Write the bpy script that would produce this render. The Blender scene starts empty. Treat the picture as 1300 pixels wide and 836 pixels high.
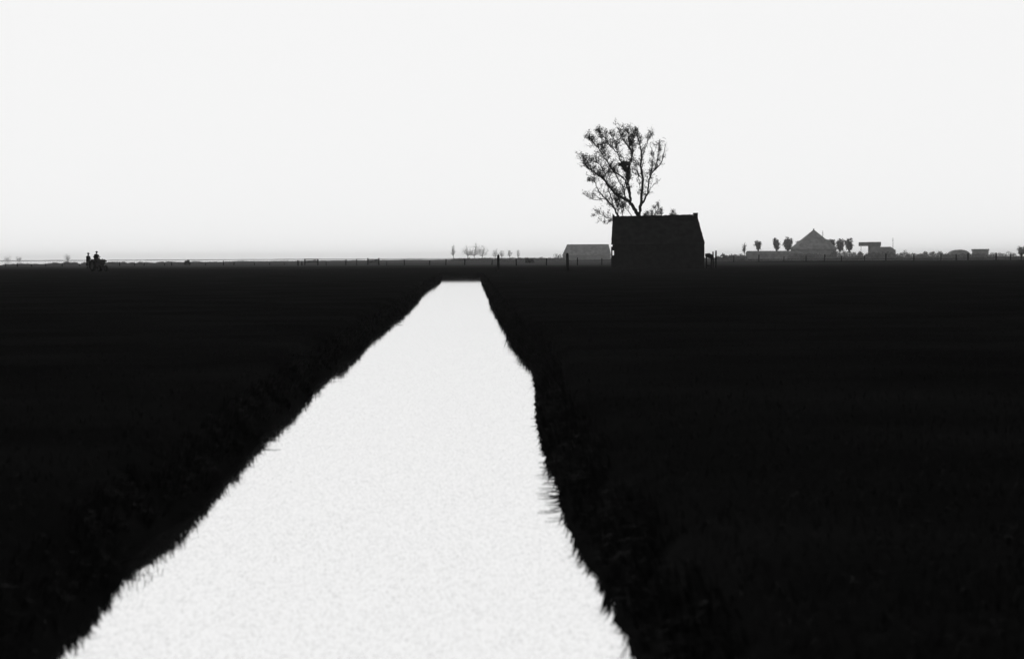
import bpy, bmesh, math, random
import numpy as np
from mathutils import Vector, Matrix, Euler, noise

random.seed(7)
rng = np.random.default_rng(7)
R = math.radians
scene = bpy.context.scene
col = scene.collection

# ------------------------------------------------------------------ camera
W0, H0 = 1300.0, 836.0
FPX = 3058.0                    # focal length in photo pixels (85 mm on 36 mm)
H_LAND, H_WATER = 1.30, 1.75    # eye above the meadow, above the canal water
HOR_Y, VP_X, ROLL = 327.7, 592.0, 0.0050
BANK = H_WATER - H_LAND
cam_d = bpy.data.cameras.new('camera')
cam = bpy.data.objects.new('camera', cam_d)
col.objects.link(cam)
pitch = math.atan((H0 / 2 - HOR_Y) / FPX)
yaw = math.atan((W0 / 2 - VP_X) / FPX)
CAM = (Matrix.Rotation(-yaw, 4, 'Z') @ Matrix.Rotation(math.pi / 2 - pitch, 4, 'X')
       @ Matrix.Rotation(-ROLL, 4, 'Z'))
cam.matrix_world = Matrix.Translation((0, 0, H_LAND)) @ CAM
cam_d.sensor_width = 36.0
cam_d.lens = 36.0 * FPX / W0
cam_d.clip_start, cam_d.clip_end = 0.1, 60000
cam_d.dof.use_dof = True
cam_d.dof.focus_distance = 280
cam_d.dof.aperture_fstop = 4.0
scene.camera = cam

# ------------------------------------------------------------------ world, sun, exposure
SUN_EL, SUN_AZ = R(17), R(-5)       # hazy sun ahead of the camera, a little left
world = bpy.data.worlds.new('World')
scene.world = world
world.use_nodes = True
wn, wl = world.node_tree.nodes, world.node_tree.links
sky = wn.new('ShaderNodeTexSky')
sky.sky_type = 'NISHITA'
sky.sun_disc = False
sky.sun_elevation = SUN_EL
sky.sun_rotation = SUN_AZ
sky.dust_density = 1.6
sky.air_density = 0.6
sky.ozone_density = 0.0
bw = wn.new('ShaderNodeRGBToBW')            # black-and-white film
gain = wn.new('ShaderNodeMath'); gain.operation = 'MULTIPLY'; gain.inputs[1].default_value = 1.0
cap = wn.new('ShaderNodeMath'); cap.operation = 'MINIMUM'; cap.inputs[1].default_value = 9.25   # even white veil of cloud
wl.new(sky.outputs[0], bw.inputs[0])
wl.new(bw.outputs[0], gain.inputs[0])
wl.new(gain.outputs[0], cap.inputs[0])
bg = wn['Background']
wl.new(cap.outputs[0], bg.inputs['Color'])
bg.inputs['Strength'].default_value = 0.10

sun_d = bpy.data.lights.new('sun', 'SUN')
sun_d.energy = 0.5
sun_d.angle = R(6)
sun_d.color = (1.0, 1.0, 1.0)
sun = bpy.data.objects.new('sun', sun_d)
col.objects.link(sun)
sd = Vector((math.sin(SUN_AZ) * math.cos(SUN_EL), math.cos(SUN_AZ) * math.cos(SUN_EL), math.sin(SUN_EL)))
sun.rotation_euler = sd.to_track_quat('Z', 'Y').to_euler()

scene.view_settings.view_transform = 'Standard'
scene.view_settings.look = 'None'
scene.view_settings.exposure = 0.0
scene.view_settings.gamma = 1.0
scene.render.resolution_x, scene.render.resolution_y = 1024, 658
try:
    scene.cycles.max_bounces = 6
    scene.cycles.volume_bounces = 0
except Exception:
    pass

HAZE_DENSITY = 6.8e-5

# ------------------------------------------------------------------ pixel -> place
C3 = CAM.to_3x3()
def ray(px, py):
    return C3 @ Vector((px - W0 / 2, H0 / 2 - py, -FPX))
def on_plane(px, py, z=0.0):
    r = ray(px, py); t = (z - H_LAND) / r.z
    return Vector((r.x * t, r.y * t, z))
def at(px, py, Y):
    r = ray(px, py); t = Y / r.y
    return Vector((r.x * t, Y, H_LAND + r.z * t))
def hor(px):        # photo row of the true horizon at column px
    return HOR_Y - ROLL * (px - VP_X)

# ------------------------------------------------------------------ materials (all grey: black-and-white picture)
def mat(name, c1, c2, scale=3.0, rough=0.9, bump=0.0, bscale=20.0, kind='noise', spec=0.2):
    m = bpy.data.materials.new(name); m.use_nodes = True
    n, l = m.node_tree.nodes, m.node_tree.links
    b = n['Principled BSDF']
    b.inputs['Roughness'].default_value = rough
    b.inputs['Specular IOR Level'].default_value = spec
    tc = n.new('ShaderNodeTexCoord')
    t = n.new('ShaderNodeTexNoise'); t.inputs['Scale'].default_value = scale; t.inputs['Detail'].default_value = 6
    l.new(tc.outputs['Object'], t.inputs['Vector'])
    r = n.new('ShaderNodeValToRGB')
    r.color_ramp.elements[0].position = .35; r.color_ramp.elements[1].position = .68
    r.color_ramp.elements[0].color = (c1, c1, c1, 1); r.color_ramp.elements[1].color = (c2, c2, c2, 1)
    l.new(t.outputs['Fac'], r.inputs[0]); l.new(r.outputs[0], b.inputs['Base Color'])
    if bump:
        t2 = n.new('ShaderNodeTexNoise'); t2.inputs['Scale'].default_value = bscale; t2.inputs['Detail'].default_value = 5
        l.new(tc.outputs['Object'], t2.inputs['Vector'])
        bp = n.new('ShaderNodeBump'); bp.inputs['Distance'].default_value = bump
        l.new(t2.outputs['Fac'], bp.inputs['Height']); l.new(bp.outputs[0], b.inputs['Normal'])
    return m

M = {}
M['field'] = mat('meadow_grass', .011, .019, .25, 1.0, .03, 6.0, spec=0.0)
M['far_field'] = mat('hazed_field', .07, .2, .03, 1.0, .05, .6, spec=0.0)  # distance haze is painted into this field's paleness
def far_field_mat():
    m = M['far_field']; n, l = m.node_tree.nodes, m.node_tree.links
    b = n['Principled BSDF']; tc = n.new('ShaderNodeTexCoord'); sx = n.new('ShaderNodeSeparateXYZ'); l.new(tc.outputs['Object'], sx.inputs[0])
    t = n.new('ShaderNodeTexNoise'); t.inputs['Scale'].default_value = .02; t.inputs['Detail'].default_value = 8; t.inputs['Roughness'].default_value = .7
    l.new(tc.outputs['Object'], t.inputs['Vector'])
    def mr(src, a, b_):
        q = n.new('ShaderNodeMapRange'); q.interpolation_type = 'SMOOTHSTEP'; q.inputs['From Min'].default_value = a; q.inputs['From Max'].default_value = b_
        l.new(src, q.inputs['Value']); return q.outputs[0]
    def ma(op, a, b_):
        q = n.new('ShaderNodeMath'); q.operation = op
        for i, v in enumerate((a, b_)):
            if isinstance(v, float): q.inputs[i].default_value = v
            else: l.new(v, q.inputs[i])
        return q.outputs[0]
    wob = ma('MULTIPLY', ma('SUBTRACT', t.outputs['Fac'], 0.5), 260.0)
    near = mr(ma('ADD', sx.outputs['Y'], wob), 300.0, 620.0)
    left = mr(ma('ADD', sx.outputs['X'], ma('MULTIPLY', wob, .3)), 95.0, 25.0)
    fac = ma('MULTIPLY', near, left)  # haze ramp in the albedo: paler with distance, left side only
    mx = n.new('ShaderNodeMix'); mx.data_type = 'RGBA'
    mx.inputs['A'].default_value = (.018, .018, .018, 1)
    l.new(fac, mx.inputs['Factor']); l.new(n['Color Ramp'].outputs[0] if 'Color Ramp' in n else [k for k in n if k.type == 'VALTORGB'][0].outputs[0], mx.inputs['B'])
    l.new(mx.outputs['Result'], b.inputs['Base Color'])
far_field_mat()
M['blade'] = mat('grass_blade', .011, .024, 1.5, .9, spec=0.05)
M['bark'] = mat('bark', .03, .06, 4, .95, .02, 30, spec=0.05)
M['leaf'] = mat('young_leaf', .035, .07, 2, .8, spec=0.1)
M['brick'] = mat('old_brick', .018, .028, 2.2, .95, .01, 18, spec=0.05)
M['tile'] = mat('clay_tile', .016, .032, 1.3, .9, .012, 14, spec=0.05)
M['wood'] = mat('weathered_wood', .015, .03, 6, .9, .006, 40, spec=0.05)
M['dark'] = mat('dark_inside', .012, .02, 2, 1, spec=0)
M['far_tree'] = mat('far_foliage', .13, .24, .2, 1, spec=0)  # foliage lightened so that distance haze sits in its colour
M['far_bark'] = mat('far_bark', .10, .15, .5, 1, spec=0)  # paler than the near bark, to carry the haze in its colour
M['hazed_roof'] = mat('hazed_thatch', .36, .55, .35, 1, .08, 1.5, spec=0)  # haze painted in: albedo raised for distant roofs
M['hazed_wall'] = mat('hazed_render', .34, .46, .3, 1, spec=0)  # distant walls, haze lightening put into the base colour
M['mid_roof'] = mat('hazed_tile_roof', .28, .42, .4, 1, .05, 2, spec=0)  # far roofs and sheds, colour lightened in place of haze
M['window'] = mat('window_glass', .04, .06, 1, .2, spec=.5)
M['reed'] = mat('dry_reed', .16, .34, .2, 1, spec=0)
M['paint'] = mat('tractor_paint', .015, .03, 3, .5, spec=.3)
M['rubber'] = mat('tyre_rubber', .012, .02, 8, .9, spec=.1)
M['metal'] = mat('dull_metal', .03, .05, 8, .6, spec=.4)
M['cloth'] = mat('work_clothes', .012, .025, 9, .95, spec=0)
M['skin'] = mat('skin', .2, .24, 9, .7, spec=.2)
M['felt'] = mat('felt_hat', .02, .03, 9, .95, spec=0)
M['twigs'] = mat('nest_twigs', .02, .05, 9, 1, spec=0)

def water_mat(name, wscale, wamp):
    m = bpy.data.materials.new(name); m.use_nodes = True
    n, l = m.node_tree.nodes, m.node_tree.links
    n.remove(n['Principled BSDF'])
    g = n.new('ShaderNodeBsdfGlossy'); g.inputs['Color'].default_value = (.985, .985, .985, 1)
    g.inputs['Roughness'].default_value = 0.03
    d = n.new('ShaderNodeBsdfDiffuse'); d.inputs['Color'].default_value = (.05, .05, .05, 1)
    mx = n.new('ShaderNodeMixShader')
    tc = n.new('ShaderNodeTexCoord')
    t = n.new('ShaderNodeTexNoise'); t.inputs['Scale'].default_value = wscale; t.inputs['Detail'].default_value = 4
    l.new(tc.outputs['Object'], t.inputs['Vector'])
    # fine dull specks over the surface, standing in for film grain
    t2 = n.new('ShaderNodeTexNoise'); t2.inputs['Scale'].default_value = 1.0; t2.inputs['Detail'].default_value = 2
    mp = n.new('ShaderNodeMapping'); mp.inputs['Scale'].default_value = (125, 20, 1)
    l.new(tc.outputs['Object'], mp.inputs['Vector']); l.new(mp.outputs[0], t2.inputs['Vector'])
    mr = n.new('ShaderNodeMapRange'); mr.inputs['From Min'].default_value = .5; mr.inputs['From Max'].default_value = .72
    mr.inputs['To Min'].default_value = .01; mr.inputs['To Max'].default_value = .34
    l.new(t2.outputs['Fac'], mr.inputs['Value'])
    bp = n.new('ShaderNodeBump'); bp.inputs['Distance'].default_value = wamp; bp.inputs['Strength'].default_value = .5
    l.new(t.outputs['Fac'], bp.inputs['Height']); l.new(bp.outputs[0], g.inputs['Normal'])
    l.new(mr.outputs[0], mx.inputs[0]); l.new(g.outputs[0], mx.inputs[1]); l.new(d.outputs[0], mx.inputs[2])
    l.new(mx.outputs[0], n['Material Output'].inputs[0])
    return m
M['water'] = water_mat('still_water', 1.2, .004)
M['ditch'] = mat('muddy_water', .12, .2, 2, .5, spec=.3)
M['lake'] = water_mat('lake_water', .2, .01)

# ------------------------------------------------------------------ object helpers
def tag(o, label=None, cat=None, group=None, kind=None):
    if label: o['label'] = label
    if cat: o['category'] = cat
    if group: o['group'] = group
    if kind: o['kind'] = kind
    return o
def thing(name, loc, label, cat, rz=0, group=None, scale=1):
    o = bpy.data.objects.new(name, None); col.objects.link(o)
    o.empty_display_size = .2
    o.location = loc; o.rotation_euler = (0, 0, rz); o.scale = (scale,) * 3
    return tag(o, label, cat, group)
def link_mesh(name, me, m, parent=None, world_space=True):
    o = bpy.data.objects.new(name, me); col.objects.link(o)
    me.materials.append(m)
    if parent is not None:
        o.parent = parent
        if world_space:     # vertices were given in world coordinates
            T = Matrix.Translation(parent.location) @ parent.rotation_euler.to_matrix().to_4x4() @ Matrix.Diagonal((*parent.scale, 1))
            me.transform(T.inverted())
    return o
def obj(name, bm, m, parent=None, world_space=False, smooth=False):
    me = bpy.data.meshes.new(name)
    bmesh.ops.recalc_face_normals(bm, faces=bm.faces)
    bm.to_mesh(me); bm.free()
    if smooth:
        for p in me.polygons: p.use_smooth = True
    return link_mesh(name, me, m, parent, world_space)
def arr_mesh(name, V, F):
    me = bpy.data.meshes.new(name)
    V = np.asarray(V, dtype=np.float32); F = np.asarray(F, dtype=np.int32)
    k = F.shape[1]
    me.vertices.add(len(V)); me.vertices.foreach_set('co', V.ravel())
    me.loops.add(F.size); me.loops.foreach_set('vertex_index', F.ravel())
    me.polygons.add(len(F)); me.polygons.foreach_set('loop_start', np.arange(0, F.size, k, dtype=np.int32))
    me.polygons.foreach_set('loop_total', np.full(len(F), k, dtype=np.int32))
    me.update(calc_edges=True); me.validate()
    return me
def box(bm, x0, x1, y0, y1, z0, z1, bev=0.0, mtx=None):
    r = bmesh.ops.create_cube(bm, size=1)
    vs = r['verts']
    for v in vs:
        v.co = Vector(((x0 + x1) / 2 + v.co.x * (x1 - x0), (y0 + y1) / 2 + v.co.y * (y1 - y0), (z0 + z1) / 2 + v.co.z * (z1 - z0)))
    if bev:
        es = list({e for v in vs for e in v.link_edges})
        rb = bmesh.ops.bevel(bm, geom=es, offset=bev, segments=1, affect='EDGES')
        vs = list({v for f in rb['faces'] for v in f.verts} | {v for v in vs if v.is_valid})
    if mtx: bmesh.ops.transform(bm, matrix=mtx, verts=vs)
def tube(bm, pts, rads, n=8, caps=True):
    pts = [Vector(p) for p in pts]
    rings = []
    for i, p in enumerate(pts):
        d = (pts[min(i + 1, len(pts) - 1)] - pts[max(i - 1, 0)]).normalized()
        a = d.cross(Vector((0, 0, 1)))
        if a.length < 1e-3: a = d.cross(Vector((0, 1, 0)))
        a.normalize(); b = d.cross(a)
        r = rads[i] if hasattr(rads, '__len__') else rads
        rings.append([bm.verts.new(p + (a * math.cos(t) + b * math.sin(t)) * r) for t in [2 * math.pi * k / n for k in range(n)]])
    for A, B in zip(rings, rings[1:]):
        for k in range(n): bm.faces.new((A[k], A[(k + 1) % n], B[(k + 1) % n], B[k]))
    if caps:
        bm.faces.new(rings[0]); bm.faces.new(rings[-1])
def lathe(bm, prof, n=24, mtx=None):      # prof: list (r, h) closed ring profile, axis = Y
    rings = []
    for k in range(n):
        t = 2 * math.pi * k / n
        rings.append([bm.verts.new((r * math.cos(t), h, r * math.sin(t))) for r, h in prof])
    for k in range(n):
        A, B = rings[k], rings[(k + 1) % n]
        for j in range(len(prof)):
            j2 = (j + 1) % len(prof)
            bm.faces.new((A[j], A[j2], B[j2], B[j]))
    if mtx: bmesh.ops.transform(bm, matrix=mtx, verts=[v for r in rings for v in r])
def poly_prism(bm, pts, depth_vec):
    a = [bm.verts.new(p) for p in pts]; b = [bm.verts.new(Vector(p) + Vector(depth_vec)) for p in pts]
    bm.faces.new(a); bm.faces.new(b[::-1])
    for i in range(len(a)): j = (i + 1) % len(a); bm.faces.new((a[i], a[j], b[j], b[i]))

class Twigs:        # many tapered tubes in one mesh (array based)
    def __init__(s, n=5): s.V = []; s.F = []; s.c = 0; s.n = n
    def add(s, pts, rads, n=None):
        n = n or s.n
        P = np.array([tuple(p) for p in pts], float); rads = np.asarray(rads, float)
        D = np.gradient(P, axis=0); D /= np.linalg.norm(D, axis=1)[:, None] + 1e-9
        ref = np.where(np.abs(D[:, 2:3]) > .9, [[0, 1, 0]], [[0, 0, 1]])
        A = np.cross(D, ref); A /= np.linalg.norm(A, axis=1)[:, None] + 1e-9
        B = np.cross(D, A)
        t = np.arange(n) * 2 * np.pi / n
        ring = P[:, None, :] + rads[:, None, None] * (A[:, None, :] * np.cos(t)[None, :, None] + B[:, None, :] * np.sin(t)[None, :, None])
        s.V.append(ring.reshape(-1, 3))
        i = np.arange(len(P) - 1)[:, None] * n; k = np.arange(n)[None, :]; k2 = (k + 1) % n
        q = np.stack([i + k, i + k2, i + n + k2, i + n + k], -1).reshape(-1, 4) + s.c
        s.F.append(q); s.c += len(P) * n
    def mesh(s, name): return arr_mesh(name, np.vstack(s.V), np.vstack(s.F))

def leaf_mesh(name, P, size, aspect=.55, jitter=.35):
    P = np.asarray(P, float); n = len(P)
    a = rng.normal(size=(n, 3)); a /= np.linalg.norm(a, axis=1)[:, None]
    b = rng.normal(size=(n, 3)); b = np.cross(a, b); b /= np.linalg.norm(b, axis=1)[:, None] + 1e-9
    c = np.cross(a, b)
    L = (size * (1 + jitter * rng.uniform(-1, 1, n)))[:, None]
    V = np.stack([P, P + a * L * .5 + b * L * aspect * .5 + c * L * .08, P + a * L, P + a * L * .5 - b * L * aspect * .5 + c * L * .08], 1).reshape(-1, 3)
    F = np.arange(4 * n).reshape(n, 4)
    return arr_mesh(name, V, F)

# ================================================================== THE SETTING
# ---- canal edges, traced and turned into the water plane
LEFT = [(562, 352.6), (558.8, 358.3), (547, 364), (537.7, 371.7), (532, 379.4), (523, 389), (514.6, 396.7), (499, 405.4), (492.5, 414),
        (480, 420.8), (470.4, 431.3), (463.7, 440), (453, 448.7), (441.5, 454.4), (430, 459), (426, 466), (418.5, 473.7),
        (403, 483), (394.8, 501), (370.6, 520.4), (352.8, 535), (336.7, 549.4), (323.7, 565.6), (306, 585), (291.4, 604.3),
        (277, 618.8), (259, 636.6), (247.9, 654.4), (223.6, 661.5), (204.3, 677), (188, 693), (165.5, 711), (155.8, 732), (144.5, 745), (60, 836)]
RIGHT = [(609.5, 352.6), (611.3, 358.3), (615.6, 367), (619.4, 376.5), (623.8, 387), (630.5, 399.6), (635.3, 409.2), (642, 418.8), (647, 430.4),
         (652, 438), (661.5, 447.7), (669.5, 457.3), (675.5, 468.8), (678.5, 482.3), (680, 498), (681, 535), (687, 560.8), (693, 580),
         (702, 599.5), (707.5, 619), (711, 641.5), (719, 664), (731, 687), (744, 706), (760, 735), (768, 746.5), (806, 836)]
def edge_fn(tr):
    P = [on_plane(x, y, -BANK) for x, y in tr]
    P.sort(key=lambda p: p.y)
    ys = np.array([p.y for p in P]); xs = np.array([p.x for p in P])
    return lambda y: float(np.interp(y, ys, xs))
eL, eR = edge_fn(LEFT), edge_fn(RIGHT)
def nz(x, y, z=0.0): return noise.noise(Vector((x, y, z)))
def xl(y): return eL(y) + .05 * nz(y * 2.2, 3.1) + .035 * nz(y * 7, 9.1)
def xr(y): return eR(y) + .05 * nz(y * 2.2, 13.1) + .035 * nz(y * 7, 19.1)
Y_NEAR, Y_END = -90.0, 2.2 * FPX / (358 - hor(585)) - .5
Y_FIELD = 320.0
def rag(x): return 14 * nz(x * .012, 5.5) + 5 * nz(x * .06, 1.5)

ys = [-14000, -3000, -600, -150, Y_NEAR - .6, Y_NEAR, Y_NEAR + .18, Y_NEAR + .55, -60, -30, -12, -4, 0, 3]
y = 5.0
while y < Y_END - .6:
    ys.append(y); y += max(.12, .0055 * y)
ys += [Y_END, Y_END + .25, Y_END + .5]
for k in range(1, 9): ys.append(Y_END + .5 + (Y_FIELD - Y_END - .5) * k / 8)
out = [14000, 3000, 800, 250, 110, 60, 35, 20, 12, 7, 4, 2.2, 1.1, .4, 0]
NM = 14
V = []
for y in ys:
    yy = min(y, 240)
    a, b = xl(yy), xr(yy)
    inside = Y_NEAR + .5 < y < Y_END + .1
    last = y == ys[-1]
    row = []
    for o in out: row.append((a - .52 - o, 0 if o > 50 else .03 * nz((a - o) * .7, y * .7)))
    top_y = (Y_NEAR + .1 < y < Y_END + .3)
    row.append((a - .30, -.12 if inside else 0))
    row.append((a, -BANK if inside else 0)); row.append((a + .25, -.8 if inside else 0))
    for k in range(1, NM):
        t = k / NM; x = a + .25 + (b - a - .5) * t
        z = -.8 if inside else (0.0 if not top_y else -.1)
        row.append((x, z))
    row.append((b - .25, -.8 if inside else 0)); row.append((b, -BANK if inside else 0)); row.append((b + .30, -.12 if inside else 0))
    for o in out[::-1]: row.append((b + .52 + o, 0 if o > 50 else .03 * nz((b + o) * .7, y * .7 + 50)))
    for x, z in row:
        dy = 0
        if last: dy = rag(x); z = 0.0
        V.append((x, y + dy, z))
nc = len(row)
F = [(j * nc + i, j * nc + i + 1, (j + 1) * nc + i + 1, (j + 1) * nc + i) for j in range(len(ys) - 1) for i in range(nc - 1)]
xs_last = [v[0] for v in V[-nc:]]
tag(link_mesh('field', arr_mesh('field', V, F), M['field']), kind='structure')

# canal water: one sheet inside the trough
V, F = [], []
yy = np.concatenate([np.linspace(Y_NEAR + .05, 4, 40), np.linspace(4.2, 60, 220), np.linspace(61, Y_END + .4, 120)])
for y in yy:
    V += [(xl(y) - .12, y, -BANK), (xr(y) + .12, y, -BANK)]
F = [(2 * i, 2 * i + 1, 2 * i + 3, 2 * i + 2) for i in range(len(yy) - 1)]
tag(link_mesh('canal_water', arr_mesh('canal_water', V, F), M['water']), kind='structure')

# ---- far field, lake, far shore
XS = at(573, 330, 900).x / 900          # the lake lies left of this line of sight far out
SH = [(-14000, 560), (-3000, 590), (-400, 610), (-200, 625), (-135, 650), (-122, 720), (-130, 850), (-128, 1050), (-112, 1400), (-88, 1900), (-55, 2800), (XS * 5000, 5000), (XS * 14000, 14000)]
Y_LAKE = 560.0
def lake_x(Y):       # shore position at distance Y
    return float(np.interp(Y, [p[1] for p in SH[4:]], [p[0] for p in SH[4:]]))
V, F = [], []
for k in range(9):
    t = k / 8
    V += [(x, (Y_FIELD + rag(x)) * (1 - t) + Y_LAKE * t, 0) for x in xs_last]
F = [(j * nc + i, j * nc + i + 1, (j + 1) * nc + i + 1, (j + 1) * nc + i) for j in range(8) for i in range(nc - 1)]
link_cols = xs_last
base = len(V)
prev = [8 * nc + i for i in range(nc)]
for Yf in (590, 610, 625, 650, 720, 850, 1050, 1400, 1900, 2800, 5000, 14000):
    bx = float(np.interp(Yf, [p[1] for p in SH], [p[0] for p in SH])) if Yf > 560 else -14000
    cur = []
    for q, x in enumerate(xs_last):
        cur.append(len(V)); V.append((max(x, bx + q * .2), Yf, 0))
    F += [(prev[i], prev[i + 1], cur[i + 1], cur[i]) for i in range(nc - 1)]
    prev = cur
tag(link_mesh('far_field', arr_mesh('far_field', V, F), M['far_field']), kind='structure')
Vl = [(-14000, 556, -.3), (60, 556, -.3), (XS * 9000 + 30, 9000, -.3), (-14000, 9000, -.3)]
tag(link_mesh('lake', arr_mesh('lake', Vl, [(0, 1, 2, 3)]), M['lake']), kind='structure')
bm = bmesh.new()
xs_ = np.linspace(-4000, XS * 9000 + 600, 420)
for i, x in enumerate(xs_):
    pass
tops = [(x, 2.4 + 1.5 * nz(x * .004, 1) + 1.8 * nz(x * .021, 4) + 1.6 * nz(x * .06, 9)) for x in xs_]
r0 = [bm.verts.new((x, 8980, -.5)) for x, h in tops]; r1 = [bm.verts.new((x, 9010, h)) for x, h in tops]
r2 = [bm.verts.new((x, 9060, h)) for x, h in tops]; r3 = [bm.verts.new((x, 14000, 0)) for x, h in tops]
for A, B in ((r0, r1), (r1, r2), (r2, r3)):
    for i in range(len(A) - 1): bm.faces.new((A[i], A[i + 1], B[i + 1], B[i]))
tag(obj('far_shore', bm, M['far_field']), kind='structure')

# ---- haze: one closed box round everything
bm = bmesh.new(); box(bm, -15000, 15000, -15000, 15000, -2, 32)
hz = obj('haze', bm, bpy.data.materials.new('haze_air'))
m = hz.data.materials[0]; m.use_nodes = True
n = m.node_tree.nodes; n.remove(n['Principled BSDF'])
pv = n.new('ShaderNodeVolumePrincipled')
pv.inputs['Color'].default_value = (1, 1, 1, 1)
pv.inputs['Density'].default_value = HAZE_DENSITY
pv.inputs['Anisotropy'].default_value = .6
m.node_tree.links.new(pv.outputs[0], n['Material Output'].inputs['Volume'])
tag(hz, kind='stuff')

# ================================================================== THE BARN
YH = on_plane(835, 341, 0).y
def build_barn():
    SK = .0605      # the barn is turned a little so its left end lies along the view
    def ax(px, Y): return at(px, 271, Y).x - (Y - YH) * SK
    Lx, Rx = at(776.3, 340, YH).x, at(894.0, 340, YH).x
    ez = at(890, 308, YH).z                       # eave height
    D = 7.0; YM = YH + D / 2
    rzl, rzr = at(778, 276.0, YM).z, at(885, 274.0, YM).z
    rz = (rzl + rzr) / 2
    rl, rr = ax(777.6, YM), ax(884.8, YM)
    t = thing('barn', (Lx, YH, 0), 'dark brick barn with a big tiled roof alone in the meadow', 'barn')
    wz = ez - .12
    def wall_box(bm, x0, x1, y0, y1, z1=wz): box(bm, x0, x1, y0, y1, -.1, z1, .01)
    # wall with an opening near the left corner of the front
    xi = Lx + .5
    bm = bmesh.new()
    wall_box(bm, xi + .26, Rx - .25, YH + .25, YH + .55)          # front
    wall_box(bm, xi + .26, Rx - .25, YH + D - .55, YH + D - .25)  # back
    wall_box(bm, xi, xi + .26, YH + 1.2, YH + D - .25)
    # right gable wall leaning up to the ridge as a tapered wall
    poly_prism(bm, [(Rx - .25, YH + .25, -.1), (Rx - .25, YH + D - .25, -.1), (Rx - .25, YH + D - .25, wz), (Rx - .25, YH + .25, wz)], (.25, 0, 0))
    obj('wall', bm, M['brick'], t, True)
    # left gable in boards down to the ground
    bm = bmesh.new()
    z = 0.0
    bz0, bz1 = at(779, 324, YH).z, at(779, 318.0, YH).z
    k = 0
    x0 = Lx
    box(bm, Lx - .04, Lx + .12, YH + .02, YH + .16, -.1, at(777, 313, YH).z)            # corner post
    box(bm, Lx + .37, Lx + .60, YH + .02, YH + .16, -.1, wz)
    box(bm, Lx + .12, Lx + .37, YH + .05, YH + .13, -.1, bz0, .01); box(bm, Lx + .29, Lx + .37, YH + .055, YH + .125, bz0, bz1)
    box(bm, Lx + .12, Lx + .37, YH + .05, YH + .13, bz1, wz - .05, .01)
    obj('corner_boarding', bm, M['wood'], t, True)
    # roof: courses of tiles stepping up, front, back, and right end slope
    bm = bmesh.new()
    nco = 22
    el, er = Lx - .02, Rx + .03
    lip = .035
    for side in (-1, 1):
        ye = YM + side * (D / 2 + .12)
        for c in range(nco):
            t0, t1 = c / nco, (c + 1) / nco
            def pt(u, s, dz=0):
                yv = ye + (YM - ye) * s
                zz = ez - .1 + (rz + (rzr - rzl) / 2 * (2 * u - 1) - ez + .1) * s
                xa = el + (rl - el) * s + .04 * nz(s * 9, 3.3); xb = er + (rr - er) * s + .05 * nz(s * 12, 7.7)
                return (xa + (xb - xa) * u, yv, zz + dz + .05 * nz(u * 7, s * 5) - .05 * math.sin(u * math.pi))
            NU = 56
            lo = [bm.verts.new(pt(i / NU, t0, lip + .012 * (i % 2))) for i in range(NU + 1)]
            hi = [bm.verts.new(pt(i / NU, t1, .0 + .012 * (i % 2))) for i in range(NU + 1)]
            dn = [bm.verts.new(pt(i / NU, t0, -.02)) for i in range(NU + 1)]
            for i in range(NU):
                bm.faces.new((lo[i], lo[i + 1], hi[i + 1], hi[i])); bm.faces.new((dn[i], dn[i + 1], lo[i + 1], lo[i]))
    # sloping right end and upright left end
    def tri(pts): bm.faces.new([bm.verts.new(p) for p in pts])
    tri([(er - .02, YM - D / 2 - .1, ez - .1), (er - .02, YM + D / 2 + .1, ez - .1), (rr, YM, rzr)])
    tri([(el + .04, YM - D / 2 - .1, ez - .1), (el + .04, YM + D / 2 + .1, ez - .1), (rl + .03, YM, rzl)])
    tri([(el, YM - D / 2 - .1, ez - .13), (er, YM - D / 2 - .1, ez - .13), (er, YM + D / 2 + .1, ez - .13), (el, YM + D / 2 + .1, ez - .13)])
    rf = obj('roof', bm, M['tile'], t, True)
    bm = bmesh.new()
    nr = 34
    for i in range(nr):
        u = (i + .5) / nr
        x = rl + (rr - .5 - rl) * u; z = rzl + (rzr - rzl) * u - .04 * math.sin(u * math.pi) + random.uniform(-.03, .03)
        w = (rr - rl) / nr * .54
        tube(bm, [(x - w, YM, z + .01), (x + w * .8, YM, z + .04)], [.14, .17], 8)
    rt = link_after(obj('ridge_tiles', bm, M['tile'], None), rf, t)
    bm = bmesh.new()
    zt = at(882, 270.3, YM).z
    box(bm, ax(879.6, YM), ax(885.4, YM), YM - .35, YM + .35, rz - .9, zt - .1, .02)
    box(bm, ax(879.3, YM), ax(885.7, YM), YM - .4, YM + .4, zt - .1, zt, .02)
    link_after(obj('chimney', bm, M['brick'], None), rf, t)
    bm = bmesh.new()
    zt = at(778, 270.8, YM).z
    poly_prism(bm, [(ax(777.3, YM), YM - .14, rz - .5), (ax(780.4, YM), YM - .14, rz - .5), (ax(780.6, YM), YM - .14, rz + .1), (ax(777.6, YM), YM - .14, zt)], (0, .28, 0))
    link_after(obj('verge_board', bm, M['wood'], None), rf, t)
    # barn door and shutter on the front
    bm = bmesh.new(); cx = (Lx + Rx) / 2 + 1.2
    for k in range(8): box(bm, cx + k * .24, cx + k * .24 + .225, YH + .18, YH + .235, .05, 2.35, .006)
    box(bm, cx - .03, cx + 1.95, YH + .14, YH + .178, .4, .55); box(bm, cx - .03, cx + 1.95, YH + .14, YH + .178, 1.8, 1.95)
    d = obj('door', bm, M['brick'], t, True)
    bm = bmesh.new()
    gx = Rx - 3.1
    for k in range(3): box(bm, gx + k * .3, gx + k * .3 + .28, YH + .19, YH + .235, 1.3, 2.1, .006)
    obj('shutter', bm, M['brick'], t, True)
    t.rotation_euler.z = -SK
    return t
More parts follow.
